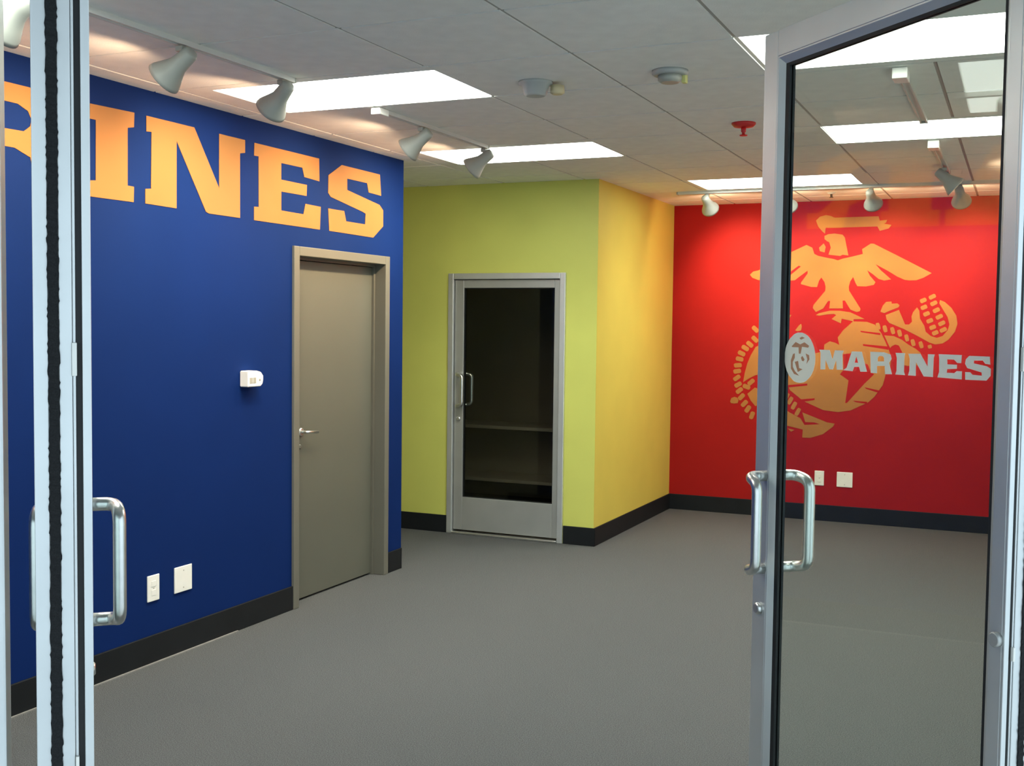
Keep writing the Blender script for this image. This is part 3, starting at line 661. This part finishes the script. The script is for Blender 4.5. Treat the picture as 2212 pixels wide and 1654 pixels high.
OVAL_MARKS = [[(0.814,1.569),(0.796,1.581),(0.775,1.575),(0.756,1.581),(0.735,1.572),(0.739,1.567),(0.767,1.569),(0.772,1.55),(0.78,1.55),(0.782,1.567),(0.811,1.567)],[(0.779,1.592),(0.768,1.596),(0.755,1.593),(0.772,1.588)],[(0.807,1.548),(0.799,1.55),(0.799,1.538),(0.808,1.526),(0.807,1.513),(0.797,1.502),(0.777,1.49),(0.8,1.494),(0.815,1.508),(0.816,1.531)],[(0.798,1.527),(0.783,1.53),(0.778,1.511),(0.762,1.508),(0.783,1.5)],[(0.77,1.539),(0.764,1.544),(0.754,1.535),(0.758,1.53),(0.765,1.531)],[(0.749,1.551),(0.734,1.547),(0.732,1.536),(0.744,1.524),(0.741,1.536)]]

door_leaf('door_1', 'left glass door leaf standing open, seen edge on', 0.0157, 1, False)
door_leaf('door_2', 'right glass door leaf with white lettering and round emblem', 1.804, -1, True)

# ================================================================== PAINTED MURALS
wl = tag(empty('wall_lettering', (BX, 5.0, 2.355)), 'large gold block lettering painted high on the blue wall', 'lettering')
ZB, ZT = 2.154, 2.556
lz = lambda f: ZB + (ZT - ZB) * f
LETTERS['M'] = [(y, lz(f)) for y, f in [(1.36,1),(1.68,1),(1.82,.45),(1.96,1),(2.26,1),(2.26,.79),(2.22,.79),(2.22,.21),(2.26,.21),(2.26,0),(2.0,0),(2.0,.55),(1.88,.02),(1.74,.02),(1.62,.55),(1.62,0),(1.36,0),(1.36,.21),(1.40,.21),(1.40,.79),(1.36,.79)]]
LETTERS['A'] = [(y, lz(f)) for y, f in [(2.48,1),(2.74,1),(2.92,.21),(2.96,.21),(2.96,0),(2.70,0),(2.70,.18),(2.54,.18),(2.54,0),(2.28,0),(2.28,.21),(2.32,.21)]]
LETTERS['R'] = [(y, lz(f)) for y, f in [(2.985,1),(3.46,1),(3.58,.90),(3.62,.75),(3.62,.55),(3.58,.43),(3.52,.38),(3.60,.21),(3.66,.21),(3.66,0),(3.47,0),(3.44,.30),(3.36,.37),(3.24,.37),(3.24,.21),(3.28,.21),(3.28,0),(2.985,0),(2.985,.21),(3.03,.21),(3.03,.79),(2.985,.79)]]
HOLES = {'A': [(y, lz(f)) for y, f in [(2.61,.75),(2.57,.40),(2.66,.40)]],
         'R': [(y, lz(f)) for y, f in [(3.24,.815),(3.38,.81),(3.43,.76),(3.449,.68),(3.44,.61),(3.408,.55),(3.24,.54)]]}
to3 = lambda p, t: (t, p[0] - 5.0, p[1] - 2.355)
for k in 'MARINES':
    if k in HOLES:
        holed_prism('letter', LETTERS[k], HOLES[k], to3, 0.0003, 0.0025, M_GOLD, wl)
    else:
        prism('letter', LETTERS[k], to3, 0.0003, 0.0025, M_GOLD, wl)

em = tag(empty('wall_emblem', (-1.45, RY, 1.6)), 'large ochre eagle, globe and anchor emblem painted on the red wall', 'emblem')
to3 = lambda p, t: (p[0] + 1.45, -t, p[1] - 1.6)
for nm, poly in EMBLEM:
    prism(nm, poly, to3, 0.0003, 0.0022, M_MURAL, em)
for poly in ROPE:
    prism('rope_strand', poly, to3, 0.0003, 0.0024, M_MURAL, em)
for poly in WATER:
    prism('globe_line', poly, to3, 0.0004, 0.0030, M_RED, em)

# ================================================================== WALL PLATES AND BOX
def plate(name, wall, c, w, h, label, duplex):
    e = empty(name, c, 0 if wall == 'red' else -PI/2 + PI)
    # local: X across, -Y out of the wall for red; for blue rotate so that -Y points to +X
    e.rotation_euler = (0, 0, 0 if wall == 'red' else PI/2)
    tag(e, label, 'wall plate', 'ivory wall plates')
    box('cover_plate', (-w/2, -0.007, -h/2), (w/2, 0, h/2), M_PLATE, e, bev=0.003)
    if duplex:
        for dz in (0.021, -0.021):
            box('socket', (-0.016, -0.0085, dz - 0.014), (0.016, -0.006, dz + 0.014), M_PLATE, e, bev=0.002)
    for dz in ((0.0,) if duplex else (-0.042, 0.042)):
        lathe('screw', [(0.0035, 0), (0.0035, 0.0012), (0.002, 0.0018)], M_SLOT, e, Matrix.Translation((0, -0.0068, dz)) @ Matrix.Rotation(PI/2, 4, 'X'), n=10)
    return e
plate('outlet_plate', 'blue', (BX, 4.143, 0.357), 0.080, 0.124, 'narrow ivory outlet plate low on the blue wall', True)
plate('outlet_plate', 'blue', (BX, 4.352, 0.360), 0.126, 0.126, 'square ivory wall plate low on the blue wall', False)
plate('outlet_plate', 'red', (-1.511, RY, 0.358), 0.078, 0.124, 'narrow ivory outlet plate low on the red wall', True)
plate('outlet_plate', 'red', (-1.304, RY, 0.358), 0.128, 0.126, 'square ivory wall plate low on the red wall', False)

th = tag(empty('thermostat', (BX, 4.86, 1.32), PI/2), 'small ivory thermostat box on the blue wall', 'thermostat')
bm = bmesh.new()
hh = 0.042
prof = [(-0.062, -hh), (0.045, -hh), (0.062, -hh*0.7), (0.068, -hh*0.2), (0.068, hh*0.35), (0.05, hh*0.8), (0.01, hh), (-0.062, hh)]
add_prism(bm, prof, lambda p, t: (p[0] + 0.0, t, p[1]), -0.055, 0)
bmesh.ops.bevel(bm, geom=[e_ for e_ in bm.edges], offset=0.004, segments=2, affect='EDGES')
from_bm('body', bm, M_PLATE, th)
box('window', (-0.050, -0.057, -0.022), (-0.026, -0.054, 0.006), M_SLOT, th)
box('window', (-0.020, -0.057, -0.022), (0.002, -0.054, 0.006), M_SLOT, th)
lathe('button', [(0.006, 0), (0.006, 0.003), (0.003, 0.004)], M_SLOT, th, Matrix.Translation((0.035, -0.054, -0.006)) @ Matrix.Rotation(PI/2, 4, 'X'), n=12)

# ================================================================== CEILING DEVICES
def smoke(name, loc, label, kind):
    e = tag(empty(name, (loc[0], loc[1], CZ)), label, 'smoke detector')
    if kind == 'box':
        lathe('base', [(0.075, 0), (0.075, -0.012), (0.060, -0.018), (0.050, -0.055), (0.040, -0.062)], M_SMOKE, e)
        lathe('sensor', [(0.010, -0.012), (0.030, -0.014), (0.032, -0.045), (0.022, -0.052)], M_CREAM, e, Matrix.Translation((0.085, 0.045, 0)))
    else:
        lathe('base', [(0.075, 0), (0.075, -0.014), (0.066, -0.020)], M_SMOKE, e)
        lathe('sensor', [(0.050, -0.018), (0.050, -0.040), (0.036, -0.050)], M_LAMPW, e)
        box('tab', (0.045, 0.01, -0.050), (0.065, 0.04, -0.014), M_TABY, e, bev=0.003)
    return e
smoke('smoke_detector', (-1.965, 4.60), 'grey ceiling detector with a round cream sensor on its side', 'box')
smoke('smoke_detector', (-1.36, 4.60), 'round grey ceiling detector with a yellow tab', 'disc')
sp = tag(empty('sprinkler_head', (-1.345, 5.90, CZ)), 'red sprinkler head on the ceiling left of the open right door', 'sprinkler')
lathe('escutcheon', [(0.062, 0), (0.062, -0.008), (0.050, -0.020), (0.014, -0.022)], M_SPRK, sp)
lathe('stem', [(0.013, -0.02), (0.013, -0.045), (0.008, -0.050), (0.008, -0.062)], M_SPRK, sp)
lathe('deflector', [(0.020, -0.062), (0.020, -0.066)], M_SPRK, sp)
sp = tag(empty('sprinkler_head', (-1.385, 9.15, CZ)), 'small dark sprinkler head on the ceiling close to the red wall', 'sprinkler')
lathe('escutcheon', [(0.032, 0), (0.032, -0.006), (0.016, -0.012)], M_SMOKE, sp)
lathe('stem', [(0.009, -0.012), (0.009, -0.035)], M_BLKLIP, sp)
lathe('deflector', [(0.016, -0.035), (0.016, -0.038)], M_BLKLIP, sp)

# ================================================================== TRACK LIGHTING
def track(name, a, b, label):
    a, b = Vector((*a, CZ)), Vector((*b, CZ))
    d = (b - a); L = d.length
    e = tag(empty(name, a, math.atan2(d.y, d.x)), label, 'lighting track', 'ceiling lighting tracks')
    boxes('rail', [((0, -0.018, -0.020), (L, -0.010, 0.0)), ((0, 0.010, -0.020), (L, 0.018, 0.0)), ((0, -0.010, -0.010), (L, 0.010, 0.0))], M_TRACK, e)
    box('end_cap', (-0.012, -0.020, -0.022), (0.0, 0.020, 0.0), M_LAMPW, e, bev=0.003)
    box('end_cap', (L, -0.020, -0.022), (L + 0.012, 0.020, 0.0), M_LAMPW, e, bev=0.003)
    return e
TBX = -2.925
track('lighting_track', (TBX, 1.9), (TBX, 4.15), 'white ceiling track along the gold lettering, nearest the entrance')
t2 = track('lighting_track', (TBX, 4.90), (TBX, 6.11), 'white ceiling track between two lit panels by the blue wall')
box('live_end', (-0.05, -0.026, -0.034), (0.04, 0.026, -0.001), M_PLATE, t2, bev=0.004)
TRY = 8.72
track('lighting_track', (-2.5, TRY + 0.03), (0.5, TRY + 0.03), 'white ceiling track along the red wall')
t3 = track('lighting_track', (-0.48, 4.92), (-0.48, 6.10), 'white ceiling track between two lit panels behind the right door glass')
box('live_end', (-0.06, -0.03, -0.045), (0.05, 0.03, -0.001), M_PLATE, t3, bev=0.004)
t4 = track('lighting_track', (-0.48, 6.84), (-0.48, 8.1), 'farther white ceiling track behind the right door glass')
box('live_end', (-0.06, -0.03, -0.045), (0.05, 0.03, -0.001), M_PLATE, t4, bev=0.004)

PROTO = {}
def aim_frame(d):
    d = Vector(d).normalized()
    x = Vector((0, 0, 1)).cross(d).normalized()
    y = d.cross(x)
    return Matrix(((x.x, y.x, d.x, 0), (x.y, y.y, d.y, 0), (x.z, y.z, d.z, 0), (0, 0, 0, 1)))

def head(loc, aim, label, group, beam=1.0, spill=1.0, cone=104):
    e = tag(empty('track_light', (loc[0], loc[1], CZ - 0.0225)), label, 'track light', group)
    key = tuple(round(c, 3) for c in aim)
    drop = 0.060
    F = Matrix.Translation((0, 0, -drop)) @ aim_frame(aim)
    if key not in PROTO:
        parts = {}
        bm = bmesh.new(); add_box(bm, (-0.016, -0.016, -0.022), (0.016, 0.016, 0.0), 0.004)
        parts['adapter'] = from_bm('adapter', bm, M_LAMPW)
        parts['stem'] = lathe('stem', [(0.007, -0.02), (0.007, -drop)], M_LAMPW, n=12)
        # flared bell, open at the mouth, with wall thickness
        prof = [(0.001, -0.062), (0.024, -0.060), (0.030, -0.050), (0.033, -0.010), (0.036, 0.020), (0.050, 0.052), (0.066, 0.085), (0.070, 0.100), (0.066, 0.100), (0.060, 0.086), (0.044, 0.056), (0.028, 0.030), (0.001, 0.028)]
        parts['bell_shade'] = lathe('bell_shade', prof, M_LAMPW, frame=F, n=28)
        parts['lamp'] = lathe('lamp', [(0.040, 0.058), (0.046, 0.066), (0.030, 0.074), (0.001, 0.077)], M_LAMPG, frame=F, n=20)
        yk = [F @ Vector((0.040 * math.cos(a), 0, 0.040 * math.sin(a) - 0.005)) for a in [PI * k / 10 for k in range(11)]]
        for o in parts.values():
            o.parent = e
        PROTO[key] = parts
    else:
        for nme, src in PROTO[key].items():
            o = src.copy()
            COL.objects.link(o)
            o.parent = e
    q = aim_frame(aim).to_quaternion()
    # spot lights shine along local -Z
    for nme, pw, ang, bl, rad in (('beam', SPOT_BEAM * beam, cone, 1.0, 0.03), ('spill', SPOT_SPILL * spill, 170, 0.45, 0.03)):
        ld = bpy.data.lights.new(nme, 'SPOT')
        ld.energy = pw
        ld.color = WARM if nme == 'beam' else (1.0, 0.66, 0.42)
        ld.spot_size = math.radians(ang)
        ld.spot_blend = bl
        ld.shadow_soft_size = rad
        lo = bpy.data.objects.new(nme, ld)
        COL.objects.link(lo)
        lo.parent = e
        lo.matrix_local = Matrix.Translation(F @ Vector((0, 0, 0.104))) @ aim_frame(aim).to_4x4() @ Matrix.Rotation(PI, 4, 'X')
    return e

GB = 'track lamps aimed at the blue wall'
AB = (-0.79, -0.05, -0.56)
for y, lab in ((2.68, 'track lamp half hidden behind the left door edge'), (3.44, 'first whole track lamp right of the left door edge'), (4.08, 'track lamp hanging in front of the large lit panel by the lettering'),
               (5.32, 'track lamp above the last gold letter'), (6.085, 'last track lamp of the blue wall, near the lime wall')):
    head((TBX, y), (-0.74, 0.22, -0.58) if 4 < y < 4.2 else AB, lab, GB, 1.6, 1.5)
GR = 'track lamps aimed at the red wall'
AR = (0.08, 0.84, -0.50)
for x, lab in ((-2.27, 'track lamp at the golden wall end of the red wall'), (-1.66, 'track lamp just right of the open door stile'), (-1.04, 'track lamp above the painted eagle ribbon'), (-0.43, 'track lamp at the right end of the red wall')):
    head((x, TRY + 0.03), AR, lab, GR, 2.1, 1.3, 74)
head((-0.48, 7.80), (0.72, 0.1, -0.66), 'track lamp on the ceiling track behind the right door glass', 'track lamps behind the right door glass', 1.5, 3.0)
